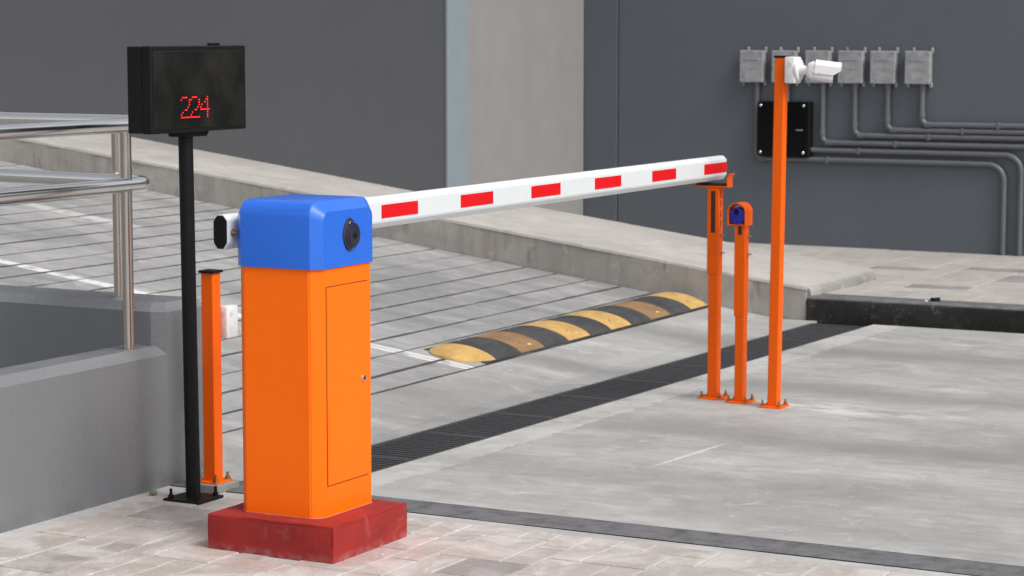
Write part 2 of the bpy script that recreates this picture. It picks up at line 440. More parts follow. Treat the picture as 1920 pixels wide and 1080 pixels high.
# ramp: dirt bed with one cast strip between each pair of grooves
m = MB(); yt = 13.2
m.prism([(1.90, zramp(1.90) - .024), (yt, zramp(yt) - .024), (yt, -.6), (1.90, -.6)], 'x', RX0, RX1)
ramp = struct(m.build('ramp', 'groove'))
gy = [1.915, 2.125]
while gy[-1] < yt: gy.append(gy[-1] + .252 + rnd.uniform(-.012, .012))
NS = 44
for k, (a, b) in enumerate(zip(gy, gy[1:])):
    m = MB()
    def edge(y0, s, seed):
        r2 = random.Random(seed); out = []; wv = 0
        tw = -.006 * min(1, (y0 - 1.9) / 2)
        for i in range(NS + 1):
            wv = wv * .75 + r2.uniform(-.004, .004)
            x = RX0 + (RX1 - RX0) * i / NS
            out.append((x, y0 + s * (.0085 + .003 * math.sin(i * .37 + seed)) + wv + s * abs(r2.gauss(0, .0012)) + tw * (x - 4.4)))
        return out
    e0, e1 = edge(a, 1, k * 2), edge(b, -1, k * 2 + 1)
    r4 = [[], [], [], []]
    for (x, y0), (_, y1) in zip(e0, e1):
        r4[0].append((x, y0, zramp(y0) - .024)); r4[1].append((x, y0 + .003, zramp(y0)))
        r4[2].append((x, y1 - .003, zramp(y1))); r4[3].append((x, y1, zramp(y1) - .024))
    m.loft(r4, False, False, closed=False)
    for q, f in enumerate(m.bm.faces): f.material_index = 0 if NS <= q < 2 * NS else 1
    o = m.build('ramp_strip', 'ramp', ramp); o.data.materials.append(M['groove'])

# near pavement: grout bed with separate stone tiles, black kerb along the road
struct(MB().box(-60, .885, -60, 1.36, -.42, -.003).build('pavement', 'grout'))
pav = bpy.data.objects['pavement']
m = MB()
n = 60; sec = []
for i in range(n + 1):
    y = 1.34 - (61.3) * (i / n) ** 2.2
    j = rnd.uniform(-.004, .004)
    sec.append([(.887, y, -.4), (.887, y, 0.0 + j * .3), (.90, y, .004 + j * .3), (1.085 + j, y, .002), (1.112 + j, y, -.012 + j * .5), (1.122 + j, y, -.03), (1.124, y, -.4)])
m.loft(sec)
struct(m.build('kerb', 'black_kerb', smooth=50))

MOD = .1246
def tile_mesh(w, h, mname, gap=.006, hgt=.010, cache={}):
    key = (w, h, mname)
    if key not in cache:
        mb = MB(); g = gap
        mb.box(g, w * MOD - g, g, h * MOD - g, -hgt, 0, .0022)
        me = mb.mesh('tile'); me.materials.append(M[mname]); cache[key] = me
    return cache[key]
def pave(parent, x0, y0, nx, ny, z, normal, dark, specials, seed, darkp, vis, hide=lambda x, y: False, scale=1):
    r = random.Random(seed); occ = [[False] * ny for _ in range(nx)]; out = []
    def put(i, j, a, b, mat):
        for u in range(a):
            for v in range(b): occ[i + u][j + v] = True
        out.append((i, j, a, b, mat))
    for s in specials: put(*s)
    for i in range(nx):
        for j in range(ny):
            if occ[i][j]: continue
            opts = [(2, 2), (2, 3), (3, 2), (2, 1), (1, 2), (1, 1)]
            wts = [5, 4, 3, 2, 1.5, .8]
            while True:
                a, b = r.choices(opts, wts)[0]
                if i + a <= nx and j + b <= ny and not any(occ[i + u][j + v] for u in range(a) for v in range(b)): break
            put(i, j, a, b, dark if r.random() < darkp else normal)
    rest = MB(); nrest = 0; cnt = 0
    for (i, j, a, b, mat) in out:
        x, y = x0 + i * MOD * scale, y0 + j * MOD * scale
        if hide(x + a * MOD * scale / 2, y + b * MOD * scale / 2): continue
        px, py = project((x + a * MOD / 2, y + b * MOD / 2, z))
        if vis(px, py) and cnt < 300:
            o = link('tile', tile_mesh(a * scale, b * scale, mat), parent)
            o.location = (x, y, z + r.uniform(-.0012, .0012)); cnt += 1
        else:
            rest.box(x + .006, x + a * MOD * scale - .006, y + .006, y + b * MOD * scale - .006, z - .01, z); nrest += 1
    if nrest:
        o = rest.build('tile_field', normal, parent); o['kind'] = 'stuff'
    else: rest.bm.free()
    return cnt
# tile grid origin: X = -.065 - 24 modules, Y = .76 - 32 modules
TX, TY = -.065 - 24 * MOD, .76 - 34 * MOD
spec = [(24, 34, 2, 2, 'tile'), (23, 34, 1, 1, 'tile_dark'), (20, 34, 2, 2, 'tile_dark'), (27, 35, 2, 2, 'tile_dark'), (25, 23, 2, 2, 'tile_dark'), (21, 36, 3, 2, 'tile')]
ntile = pave(pav, TX, TY, 31, 38, .001, 'tile', 'tile_dark', spec, 11, .02, lambda px, py: -60 < px < 1980 and py < 1120,
     hide=lambda x, y: .02 < x < .46 and .03 < y < .47)
print('near tiles', ntile)
# sliver of cut tiles along the kerb is left as mortar

# far pavement beyond the road, with its black kerb
struct(MB().box(7.985, 60, -60, 30, -.42, .076).build('far_pavement', 'tile_far'))
fp = bpy.data.objects['far_pavement']
spec = [(3, 9, 1, 2, 'tile_far_dark'), (6, 7, 1, 2, 'tile_far_dark'), (7, 8, 1, 1, 'tile_far_dark'), (8, 12, 1, 2, 'tile_far_dark'), (5, 6, 1, 1, 'tile_far_dark'), (3, 6, 1, 1, 'tile_far_dark'), (9, 16, 1, 2, 'tile_far_dark'), (9, 10, 1, 1, 'tile_far_dark'), (9, 8, 1, 2, 'tile_far_dark')]
nt = pave(fp, 7.99, -1.5, 14, 24, .0815, 'tile_far', 'tile_far_dark', spec, 5, .0, lambda px, py: px < 2100, hide=lambda x, y: (x < 9.1 and y > 1.22), scale=1.75)
print('far tiles', nt)
m = MB(); sec = []
for i in range(70):
    y = 1.262 - 60 * (i / 69) ** 2.4
    j = rnd.uniform(-.006, .006)
    sec.append([(7.765 + j * .4, y, -.4), (7.768 + j * .6, y, ZR), (7.772 + j, y, .055 + j * .5), (7.79 + j, y, .076), (7.82, y, .083), (7.975, y, .085), (7.984, y, .08), (7.984, y, -.4)])
m.loft(sec)
struct(m.build('kerb', 'black_kerb', smooth=60))

# sloped walkway beside the ramp: pale slab over a stained kerb wall
WS, WE = 1.265, 13.2
def zw(y): return .15 + .128 * (y - 1.27)
m = MB(); sec = []
nW = 60
for i in range(nW + 1):
    y = WS + (WE - WS) * i / nW
    j = rnd.uniform(-.004, .004)
    sec.append([(RX1 + .012, y, -.45), (RX1 + .004 + j, y, zw(y) - .028), (9.06, y, zw(y) - .028), (9.06, y, -.45)])
m.loft(sec)
walk = struct(m.build('walkway', 'kerbwall'))
m = MB(); sec = []
for i in range(nW * 2 + 1):
    y = WS - .004 + (WE - WS) * i / nW / 2
    j = rnd.uniform(-.005, .005)
    sec.append([(RX1 + .001 + j, y, zw(y) - .026), (RX1 + .006 + j, y, zw(y) - .008), (RX1 + .022, y, zw(y)), (9.075 + j, y, zw(y)), (9.082 + j, y, zw(y) - .027)])
m.loft(sec)
m.build('walkway_slab', 'walkway', walk, smooth=40)
m = MB(); sec = []                       # rough broken end
for i in range(27):
    x = RX1 + .02 + (9.07 - RX1 - .02) * i / 26
    j = rnd.uniform(-.035, .006)
    sec.append([(x, WS + .02, -.1), (x, WS - .012 + j * .5, -.1), (x, WS - .018 + j, .085), (x, WS - .010 + j, .12), (x, WS - .002 + j * .4, zw(WS) - .012 + j * .3), (x, WS + .02, zw(WS) - .005)])
m.loft(sec)
m.build('broken_end', 'rough_concrete', walk, smooth=30)
m = MB()                                 # level strip of paving in front of the right wall, behind the walkway
struct(m.box(9.084, 11.3, 1.9, 4.62, .06, .079).build('wall_footing', 'walkway'))

# ------------------------------------------------------------------ building
bl = thing('building', 'dark grey building wall behind the ramp with pale recess and blue-grey corner strip', 'building', (9, 4.5, 0))
bl.location = (0, 0, 0)
HB = 5.0
m = MB()                                 # left wall, very slightly skewed to the walkway
m.prism([(8.725, 4.54), (9.02, 13.2), (9.4, 13.2), (9.036, 4.54)], 'z', -.3, HB)
m.build('left_wall', 'wall_left', bl)
MB().box(8.715, 9.040, 4.515, 4.538, -.3, HB, .004).build('corner_strip', 'trim', bl)
MB().box(9.042, 11.26, 4.64, 4.9, -.3, HB).build('recess_wall', 'recess', bl)
m = MB(); m.box(11.27, 11.7, 4.322, 4.70, -.3, HB, .012, 2)
m.build('right_wall_panel', 'wall_right', bl)
m = MB(); m.box(11.27, 11.7, -14, 4.316, -.3, HB, .004)
m.build('right_wall', 'wall_right', bl)
MB().box(9.042, 11.25, 4.2, 4.636, 3.3, 3.5).build('soffit', 'recess', bl)

# ------------------------------------------------------------------ parapet wall on the left
pw = thing('parapet_wall', 'low grey painted parapet wall with chamfered edges carrying the steel handrail', 'wall')
zl, zt, YF, ch = .533, .703, 1.348, .034
# low section along X
m = MB()
m.prism([(YF, -.3), (YF, zl), (YF + .045, zl + ch), (YF + .17, zl + ch), (YF + .19, zl + ch - .02), (YF + .19, -.3)], 'x', -6, .8915)
lo = m.build('low_section', 'parapet', pw)
# tall section: end block and arm along Y, chamfered on all top edges
x0, x1, y1 = .862, 1.162, 7.0
m = MB()
def ring(o, z):
    return [(x0 + o + .03, YF + o, z), (x1 - o, YF + o, z), (x1 - o, y1, z), (x0 + o, y1, z), (x0 + o, YF + .06 + o * .6, z)]
m.loft([ring(0, -.3), ring(0, zt), ring(.036, zt + ch)])
tl = m.build('tall_section', 'parapet', pw)
struct(MB().box(-6, x0 - .002, YF + .19, 7, -.4, .12).build('planter_floor', 'earth'))

# handrail
hr = thing('handrail', 'polished stainless steel handrail with two rails above the grey parapet', 'handrail')
YA, XA = 1.42, 1.0
for nm, z, xe in (('top_rail', 1.455, 1.0), ('lower_rail', 1.22, .890)):
    r = .029
    rc = .075
    path = [(-6, YA, z), (0, YA, z), (xe - rc - .03, YA, z)]
    path += [(xe - rc + rc * math.sin(a), YA + rc - rc * math.cos(a), z) for a in [PI / 2 * k / 8 for k in range(0, 9)]]
    path += [(xe + .03 * (k + 1) / 2, YA + rc + .06 * (k + 1), z) for k in range(2)]
    path += [(max(xe, XA - .03) + .03, 2.5, z), (XA + .03, 7, z)]
    MB().tube(path, r, 24).build(nm, 'steel', hr, 60)
def hpost(x, y, z0):
    p = MB().tube([(x, y, z0), (x, y, 1.44)], .0225, 20).build('post', 'steel_post', hr, 60)
    return p
for x in (.735, -.85, -2.45): hpost(x, YA, zl + ch)
for y in (1.66, 3.3, 5.0): hpost(.99, y, zt + ch)

# ------------------------------------------------------------------ drain
dr = thing('drain', 'long black slotted drain grate crossing the foot of the ramp', 'drain')
bar_me = MB().box(-.0105, .0105, 0, .332, -.035, 0, .002).mesh('bar'); bar_me.materials.append(M['cast_iron'])
ang = -math.atan(.03)
PX = [1.135 + .66 * .0, 1.53, 2.19, 2.85, 3.51, 4.17, 4.83, 5.49, 6.15, 6.81, 7.47, 7.68]
def dr_w(x, v): return (x, dnear(x) + v)
for a, b in zip(PX, PX[1:]):
    m = MB(); a2, b2 = a + .003, b - .003
    for v0, v1 in ((.004, .029), (.361, .386)):
        pts = [(a2, dnear(a2) + v0), (b2, dnear(b2) + v0), (b2, dnear(b2) + v1), (a2, dnear(a2) + v1)]
        m.prism(pts, 'z', ZR - .03, ZR - .004)
    for u0, u1 in ((a2, a2 + .024), (b2 - .024, b2)):
        pts = [(u0, dnear(u0) + .029), (u1, dnear(u1) + .029), (u1, dnear(u1) + .361), (u0, dnear(u0) + .361)]
        m.prism(pts, 'z', ZR - .029, ZR - .0045)
    pn = m.build('grate_panel', 'cast_iron', dr)
    n = max(1, round((b2 - a2 - .048) / .0455)); st = (b2 - a2 - .048 + .0) / n
    for k in range(n):
        x = a2 + .024 + st * (k + .5)
        o = link('bar', bar_me, pn); o.location = (x, dnear(x) + .029, ZR - .006); 
m = MB()
m.prism([(1.12, dnear(1.12)), (7.7, dnear(7.7)), (7.7, dnear(7.7) + .39), (1.12, dnear(1.12) + .39)], 'z', ZR - .26, ZR - .2)
m.build('channel_bed', 'black_plastic', dr)

# ------------------------------------------------------------------ speed bump
sb = thing('speed_bump', 'rubber speed bump with worn yellow and black bands across the ramp foot', 'speed bump')
YB0, YB1, HBP = 1.935, 2.315, .052
edges = [4.73, 5.03, 5.325, 5.635, 5.925, 6.215, 6.505, 6.795, 7.10, 7.42, 7.69]
cols = ['black', 'brown', 'black', 'yellow', 'black', 'yellow', 'black', 'brown', 'black', 'yellow']
def prof(s=1., ny=14):
    yc, hw = (YB0 + YB1) / 2, (YB1 - YB0) / 2 * s
    out = []
    for i in range(ny + 1):
        t = -1 + 2 * i / ny
        out.append((yc + hw * t, .008 + (HBP - .008) * s * (1 - t * t) ** .75))
    return out
for k, (a, b) in enumerate(zip(edges, edges[1:])):
    m = MB()
    rings = []
    for x, s in ((a + .002, .985), (a + .012, 1), (b - .012, 1), (b - .002, .985)):
        pr = prof()
        dz = (rnd.uniform(-.0015, .0015))
        rings.append([(x, y, zramp(y) + max(.004, h * s)) for y, h in pr] + [(x, YB1, zramp(YB1) - .004), (x, YB0, zramp(YB0) - .004)])
    m.loft(rings)
    o = m.build('band', 'bump_' + cols[k], sb, 40)
    xm = (a + b) / 2
    for yy in (YB0 + .075, YB1 - .075):   # fixing bolt in its hole and a reflector bead
        zz = zramp(yy) + .034
        MB().cyl((xm - .03, yy, zz - .004), (0, -.35 if yy < 2.1 else .35, 1), .016, .006, 12).build('bolt_hole', 'black_plastic', o)
        MB().cyl((xm - .03, yy, zz), (0, -.35 if yy < 2.1 else .35, 1), .008, .007, 8).build('bolt', 'zinc', o)
    if cols[k] != 'black':
        MB().sphere((xm + .03, YB0 + .045, zramp(YB0 + .045) + .027), .018, (1, 1, .4)).build('reflector_bead', 'cat_eye', o, 60)
m = MB(); rings = []                      # rounded end piece
for i in range(25):
    t = i / 24
    x = 4.728 - .235 * math.sin(t * PI / 2); s = max(.06, math.cos(t * PI / 2))
    yc = (YB0 + YB1) / 2; hw = (YB1 - YB0) / 2 * (s ** .8)
    step = math.ceil(s * 5) / 5 * .55 + s * .45
    ring_ = []
    for j in range(15):
        u = -1 + 2 * j / 14
        y = yc + hw * u; ring_.append((x, y, zramp(y) + .008 + (HBP - .010) * step * max(0, 1 - u * u) ** .75))
    ring_ += [(x, yc + hw, zramp(yc + hw) - .004), (x, yc - hw, zramp(yc - hw) - .004)]
    rings.append(ring_)
m.loft(rings)
o = m.build('end_piece', 'bump_yellow', sb, 40)
MB().cyl((4.655, YB0 + .085, zramp(YB0 + .085) + .026), (-.1, -.3, 1), .016, .006, 12).build('bolt_hole', 'black_plastic', o)
m = MB(); m.prism([(YB0 - .012, zramp(YB0) + .006), (YB1 + .012, zramp(YB1) + .006), (YB1 + .012, zramp(YB1) - .006), (YB0 - .012, zramp(YB0) - .006)], 'x', 4.60, 7.70)
m.build('base_strip', 'bump_black', sb)

# ------------------------------------------------------------------ barrier
bg_ = thing('car_park_barrier', 'orange barrier cabinet with blue cap on red plinth, white arm with red bars', 'barrier')
m = MB()
def plr(o, z, jx=0):
    return [(o, o, z), (.5 - o, o, z), (.5 - o, .525 - o, z), (o, .525 - o, z)]
m.box(0, .5, 0, .525, -.02, .127, .007, 2)
bmesh.ops.subdivide_edges(m.bm, edges=m.bm.edges[:], cuts=3, use_grid_fill=True)
for v in m.bm.verts:
    if v.co.z > -.01:
        v.co += Vector((rnd.uniform(-1, 1), rnd.uniform(-1, 1), rnd.uniform(-.6, .6))) * .0022
m.build('plinth', 'plinth', bg_, 35)
CX0, CX1, CY0, CY1, CC = .089, .471, .110, .456, .036
def octo(x0, x1, y0, y1, c):
    return [(x0 + c, y0), (x1 - c, y0), (x1, y0 + c), (x1, y1 - c), (x1 - c, y1), (x0 + c, y1), (x0, y1 - c), (x0, y0 + c)]
m = MB(); m.prism(octo(CX0, CX1, CY0, CY1, CC), 'z', .12, 1.004)
bmesh.ops.bevel(m.bm, geom=[e for e in m.bm.edges if abs(e.verts[0].co.z - e.verts[1].co.z) > .5], offset=.004, segments=2, affect='EDGES')
cab = m.build('cabinet', 'orange', bg_, 25)
g = .0034
MB().box(.142 - g, .41 + g, CY0 - .0006, CY0 + .002, .239 - g, .937 + g).build('door_gap_shade', 'shadow_gap', cab)
door = MB().box(.142, .41, CY0 - .0042, CY0 + .001, .239, .937, .0012).build('door', 'orange', bg_)
m = MB().cyl((.378, CY0 - .004, .590), (0, -1, 0), .0125, .005, 24, .002); m.box(.3765, .3795, CY0 - .0096, CY0 - .008, .582, .598)
m.build('lock', 'chrome', door, 40)
m = MB().cyl((.378, CY0 - .0085, .590), (0, -1, 0), .0055, .0016, 16); m.build('keyhole', 'black_plastic', door, 40)
# weld / sealant line at the foot of the cabinet
m = MB(); pts = octo(CX0 - .0015, CX1 + .0015, CY0 - .0015, CY1 + .0015, CC); m.prism(pts, 'z', .1255, .1292); m.build('sealant', 'sealant', cab)
# cap
o_ = .006
def capprof(ins, z0=1.003, zt=1.237, r=.052):
    xa, xb, zt = CX0 - o_ + ins, CX1 + o_ - ins, zt - ins
    p = [(xa, z0), (xb, z0)]
    p += [(xb - r + r * math.cos(a), zt - r + r * math.sin(a)) for a in [PI / 2 * k / 8 for k in range(9)]]
    p += [(xa + r - r * math.sin(a), zt - r + r * math.cos(a)) for a in [PI / 2 * k / 8 for k in range(9)]]
    return p
m = MB()
Y0, Y1 = CY0 - o_, CY1 + o_
rr = [(CC, Y0, .034), (.0015, Y0 + CC - .0015, .052), (0, Y0 + CC + .003, .052), (0, Y1 - CC, .052), (CC, Y1, .034)]
m.loft([[(x, y, z) for x, z in capprof(i, r=r)] for i, y, r in rr])
cap = m.build('cap', 'blue', bg_, 22)
# lock knob
def oval(cx, cz, a, b, n=28): return [(cx + a * math.cos(2 * PI * k / n) * (1 - .10 * abs(math.sin(2 * PI * k / n))), cz + b * math.sin(2 * PI * k / n)) for k in range(n)]
kx, kz = .284, 1.114
m = MB()
m.loft([[(x, Y0 + .001, z) for x, z in oval(kx, kz, .043, .056)], [(x, Y0 - .005, z) for x, z in oval(kx, kz, .040, .058)], [(x, Y0 - .008, z) for x, z in oval(kx, kz, .035, .053)]])
kn = m.build('lock_knob', 'knob', cap, 35)
m = MB().cyl((kx + .014, Y0 - .006, kz - .004), (0, -1, 0), .044, .006, 32, .002).cyl((kx + .012, Y0 - .011, kz - .008), (0, -1, 0), .031, .005, 32, .002)
m.build('knob_disc', 'knob', bg_, 35)
m = MB().cyl((kx + .016, Y0 - .0158, kz - .006), (0, -1, 0), .012, .0012, 24); m.build('key_cover', 'black_plastic', bg_, 35)
m = MB().tube([(kx + .004 + .014 * math.cos(a), Y0 - .0082, kz + .034 + .012 * math.sin(a)) for a in [math.radians(20 + 140 * k / 8) for k in range(9)]], .0009, 6)
m.build('arrow_mark', 'zinc', bg_, 60)
# arm
oct_ = [(.480, 1.082), (.480, 1.162), (.498, 1.181), (.523, 1.181), (.541, 1.162), (.541, 1.080), (.523, 1.058), (.497, 1.058)]
AX0, AX1 = .083, 4.557
m = MB(); m.prism(oct_, 'x', AX0, AX1)
bmesh.ops.bevel(m.bm, geom=[e for e in m.bm.edges if abs(e.verts[0].co.x - e.verts[1].co.x) > 1], offset=.003, segments=2, affect='EDGES')
arm = m.build('arm', 'white_arm', bg_, 25)
cy_, cz_ = .5105, 1.1195
def shrink(k): return [(cy_ + (y - cy_) * k, cz_ + (z - cz_) * (1 - (1 - k) * .5)) for y, z in oct_]
MB().prism(shrink(.90), 'x', AX0 - .003, AX0 + .004).build('end_cap', 'black_plastic', arm)
MB().prism(shrink(.97), 'x', AX1 - .002, AX1 + .003).build('end_cap', 'white_plastic', arm)
for k in range(6):
    a = 1.121 + .6296 * k
    MB().box(a, a + .28 if k < 5 else AX1 - .001, .4785, .4805, 1.096, 1.1485).build('red_bar', 'red_tape', arm)
m = MB().cyl((.112, .480, 1.117), (0, -1, 0), .0115, .003, 16).cyl((.112, .477, 1.117), (0, -1, 0), .009, .010, 6).cyl((.112, .467, 1.117), (0, -1, 0), .0048, .010, 12)
m.build('bolt', 'brass', arm, 30)
m = MB().cyl((.28, .44, 1.12), (0, 1, 0), .04, .045, 24); m.build('drive_shaft', 'zinc', bg_, 40)

# ------------------------------------------------------------------ posts
def square_tube(m, cx, cy, h, z0, z1, bev=.006): m.box(cx - h, cx + h, cy - h, cy + h, z0, z1, bev, 2); return m
def foot(parent, cx, cy, z, half, mat='post_orange', bolt='zinc', n4=True, off=None, th=.009):
    pl = MB().box(cx - half, cx + half, cy - half, cy + half, z - .002, z + th, .002).build('base_plate', mat, parent)
    off = off or half * .74
    for sx in (-1, 1):
        for sy in (-1, 1):
            q = (cx + sx * off, cy + sy * off)
            m = MB().cyl((*q, z + th), (0, 0, 1), .014, .003, 12).cyl((*q, z + th + .003), (0, 0, 1), .011, .010, 6).cyl((*q, z + th + .013), (.08 * sx, .05, 1), .0055, .016, 8)
            m.build('anchor_bolt', bolt, pl, 30)
    return pl
# arm rest post
ax, ay = 4.447, .492
ar = thing('arm_rest_post', 'orange slotted post with a fork carrying the tip of the white arm', 'post')
m = MB(); square_tube(m, ax, ay, .0275, ZR + .005, .60); m.build('lower_tube', 'post_orange', ar)
m = MB(); square_tube(m, ax, ay + .002, .0315, .575, 1.028, .004); sl_ = m.build('upper_sleeve', 'post_orange', ar)
MB().box(ax - .0322, ax - .030, ay - .012, ay + .012, .79, 1.005).build('slot_shade', 'shadow_gap', sl_)
for z in (.82, .87, .92, .97): MB().box(ax - .004, ax + .004, ay - .0302, ay - .028, z, z + .035).build('slot_shade', 'shadow_gap', sl_)
for z in (.775, .685):
    MB().cyl((ax + .004, ay - .029, z), (0, -1, 0), .008, .007, 6).cyl((ax + .004, ay - .036, z), (0, -1, 0), .004, .016, 8).build('bolt', 'zinc', sl_, 30)
foot(ar, ax, ay, ZR, .064, bolt='brass')
fk = MB().box(ax - .035, ax + .035, .415, .595, 1.026, 1.032).build('fork_plate', 'post_orange', ar)
MB().box(ax - .030, ax + .030, .425, .585, 1.032, 1.046, .003).build('rubber_pad', 'pad', fk)
m = MB(); th_ = .004
prf = [(.417, 1.024), (.413, 1.024), (.413, 1.070), (.409, 1.082), (.400, 1.094), (.403, 1.096), (.412, 1.084), (.417, 1.071)]
m.prism(prf, 'x', ax - .035, ax + .035); m.build('fork_prong', 'post_orange', fk)
m = MB(); m.prism([(1.004 - y, z) for y, z in prf], 'x', ax - .035, ax + .035); m.build('fork_prong', 'post_orange', fk)

# photocell post
px_, py_ = 4.387, .318
pc = thing('photocell_post', 'short orange post with hooded blue photocell between the two taller posts', 'post')
m = MB(); square_tube(m, px_, py_, .0255, ZR + .005, .40); m.build('lower_tube', 'post_orange', pc)
m = MB(); square_tube(m, px_, py_ + .002, .0290, .372, .85, .004); sl_ = m.build('upper_sleeve', 'post_orange', pc)
MB().box(px_ - .0297, px_ - .028, py_ - .010, py_ + .010, .79, .835).build('slot_shade', 'shadow_gap', sl_)
for z in (.782, .690):
    MB().cyl((px_ + .006, py_ - .027, z), (0, -1, 0), .008, .007, 6).cyl((px_ + .006, py_ - .034, z), (0, -1, 0), .004, .016, 8).build('bolt', 'zinc', sl_, 30)
foot(pc, px_, py_, ZR, .062, bolt='brass')
hw, zb, zs = .050, .838, .905
yc = py_ + .012
outer = [(yc - hw, zb), (yc - hw, zs)] + [(yc - hw * math.cos(a), zs + hw * math.sin(a)) for a in [PI * k / 16 for k in range(1, 16)]] + [(yc + hw, zs), (yc + hw, zb)]
hi = hw - .0045
inner = [(yc + hi, zb), (yc + hi, zs)] + [(yc + hi * math.cos(a), zs + hi * math.sin(a)) for a in [PI * k / 16 for k in range(1, 16)]] + [(yc - hi, zs), (yc - hi, zb)]
n_ = len(outer); inner_r = inner[::-1]
m = MB()
m.loft([[(x, y, z) for (y, z) in (outer[i], outer[i + 1], inner_r[i + 1], inner_r[i])] if False else [(px_ - .050, *outer[i]), (px_ + .045, *outer[i]), (px_ + .045, *inner_r[i]), (px_ - .050, *inner_r[i])] for i in range(n_)])
hood = m.build('hood', 'post_orange', pc, 40)
MB().box(px_ - .035, px_ + .04, yc - hi, yc + hi, zb, zb + .006).build('hood_floor', 'post_orange', pc)
m = MB().cyl((px_ + .035, yc, .886), (-1, 0, 0), .043, .075, 28, .005); ps = m.build('photocell', 'photo_blue', pc, 40)
MB().cyl((px_ - .039, yc + .004, .908), (-1, 0, 0), .013, .004, 24).build('lens', 'black_plastic', ps, 40)
m = MB(); m.tube([(px_ - .041, yc + .004 + .016 * math.cos(a), .908 + .016 * math.sin(a)) for a in [2 * PI * k / 20 for k in range(21)]], .0025, 6, False); m.build('lens_ring', 'photo_blue', ps, 60)

# camera post, leaning a little
cp = thing('camera_post', 'tall square orange post with black cap leaning slightly on the right', 'post', (4.32, .106, ZR))
m = MB(); square_tube(m, 0, 0, .0275, .005, 1.768); m.build('tube', 'post_orange', cp)
MB().box(-.031, .031, -.031, .031, 1.766, 1.776, .002).build('post_cap', 'black_plastic', cp)
cp.rotation_euler = (math.radians(.60), 0, 0)
foot(cp, 0, 0, 0, .060, bolt='brass')
cc = thing('security_camera', 'white bullet security camera on a white junction box near the post top', 'camera', (4.32, .058, 1.63))
m = MB().box(-.050, .050, -.058, -.004, -.066, .066, .008, 2); jb = m.build('junction_box', 'white_plastic', cc, 40)
for z in (-.03, .026):
    MB().cyl((-.0498, -.031, z), (-1, 0, 0), .014, .0012, 20).build('knockout', 'knockout', jb, 40)
m = MB().cyl((0, -.058, 0), (0, -1, 0), .055, .014, 32, .004); m.build('mount_plate', 'white_plastic', cc, 40)
m = MB().tube([(0, -.07, 0), (-.005, -.095, 0), (-.012, -.125, -.004), (-.018, -.16, -.006)], [.030, .022, .021, .024], 20); m.build('mount_arm', 'white_plastic', cc, 50)
MB().sphere((-.018, -.155, -.006), .026).build('swivel', 'white_plastic', cc, 60)
d = Vector((.30, -.90, -.12)).normalized(); side = d.cross(Vector((0, 0, 1))).normalized(); u3 = side.cross(d)
c0 = Vector((.012, -.185, -.008))
def oriented(pts, k): return [tuple(c0 + d * k + side * a + u3 * b) for a, b in pts]
def rrect(a, b, r, n=5):
    p = []
    for sx, sy, s0 in ((1, 1, 0), (-1, 1, 90), (-1, -1, 180), (1, -1, 270)):
        p += [(sx * (a - r) + r * math.cos(math.radians(s0 + 90 * k / n)), sy * (b - r) + r * math.sin(math.radians(s0 + 90 * k / n))) for k in range(n + 1)]
    return p
m = MB(); m.loft([oriented(rrect(.026, .034, .02), -.075), oriented(rrect(.038, .046, .022), -.055), oriented(rrect(.040, .048, .022), .04), oriented(rrect(.040, .048, .022), .055)])
body = m.build('camera_body', 'white_plastic', cc, 40)
m = MB(); m.loft([oriented(rrect(.036, .043, .02), .055), oriented(rrect(.036, .043, .02), .0575)]); m.build('lens_glass', 'screen', cc, 40)
sh = [(-.043, -.01), (-.043, .03), (-.028, .052), (.028, .052), (.043, .03), (.043, -.01), (.046, -.01), (.046, .032), (.03, .056), (-.03, .056), (-.046, .032), (-.046, -.01)]
m = MB(); m.loft([oriented(sh, -.04), oriented(sh, .055), oriented([(a, b if b > 0 else .015) for a, b in sh], .088)]); m.build('sun_shield', 'white_plastic', cc, 30)

# small orange post with junction box at the parapet
op = thing('small_orange_post', 'short orange post with black cap beside the black pole and parapet end', 'post')
ox, oy = .909, 1.145
MB().box(ox - .075, ox + .075, oy - .075, oy + .075, -.02, .030, .004).build('concrete_pad', 'rough_concrete', op)
m = MB(); square_tube(m, ox, oy, .028, .030, .872, .004); tb = m.build('tube', 'post_orange', op)
MB().box(ox - .036, ox + .036, oy - .036, oy + .036, .871, .881, .002).build('post_cap', 'black_plastic', op)
foot(op, ox, oy, .030, .055, bolt='brass', th=.007)
jx = thing('junction_box', 'white square junction box with knockouts on the small orange post', 'junction box')
bx0, bx1, by0, by1 = .938, 1.018, 1.09, 1.13
m = MB().box(bx0, bx1, by0, by1, .605, .735, .007, 2); m.build('box', 'white_plastic', jx, 40)
for z in (.64, .70):
    MB().cyl((bx0 + .001, (by0 + by1) / 2, z), (-1, 0, 0), .011, .0016, 16).build('knockout', 'knockout', jx, 40)
    MB().cyl(((bx0 + bx1) / 2 - .01, by0 + .001, z), (0, -1, 0), .013, .0016, 16).build('knockout', 'knockout', jx, 40)

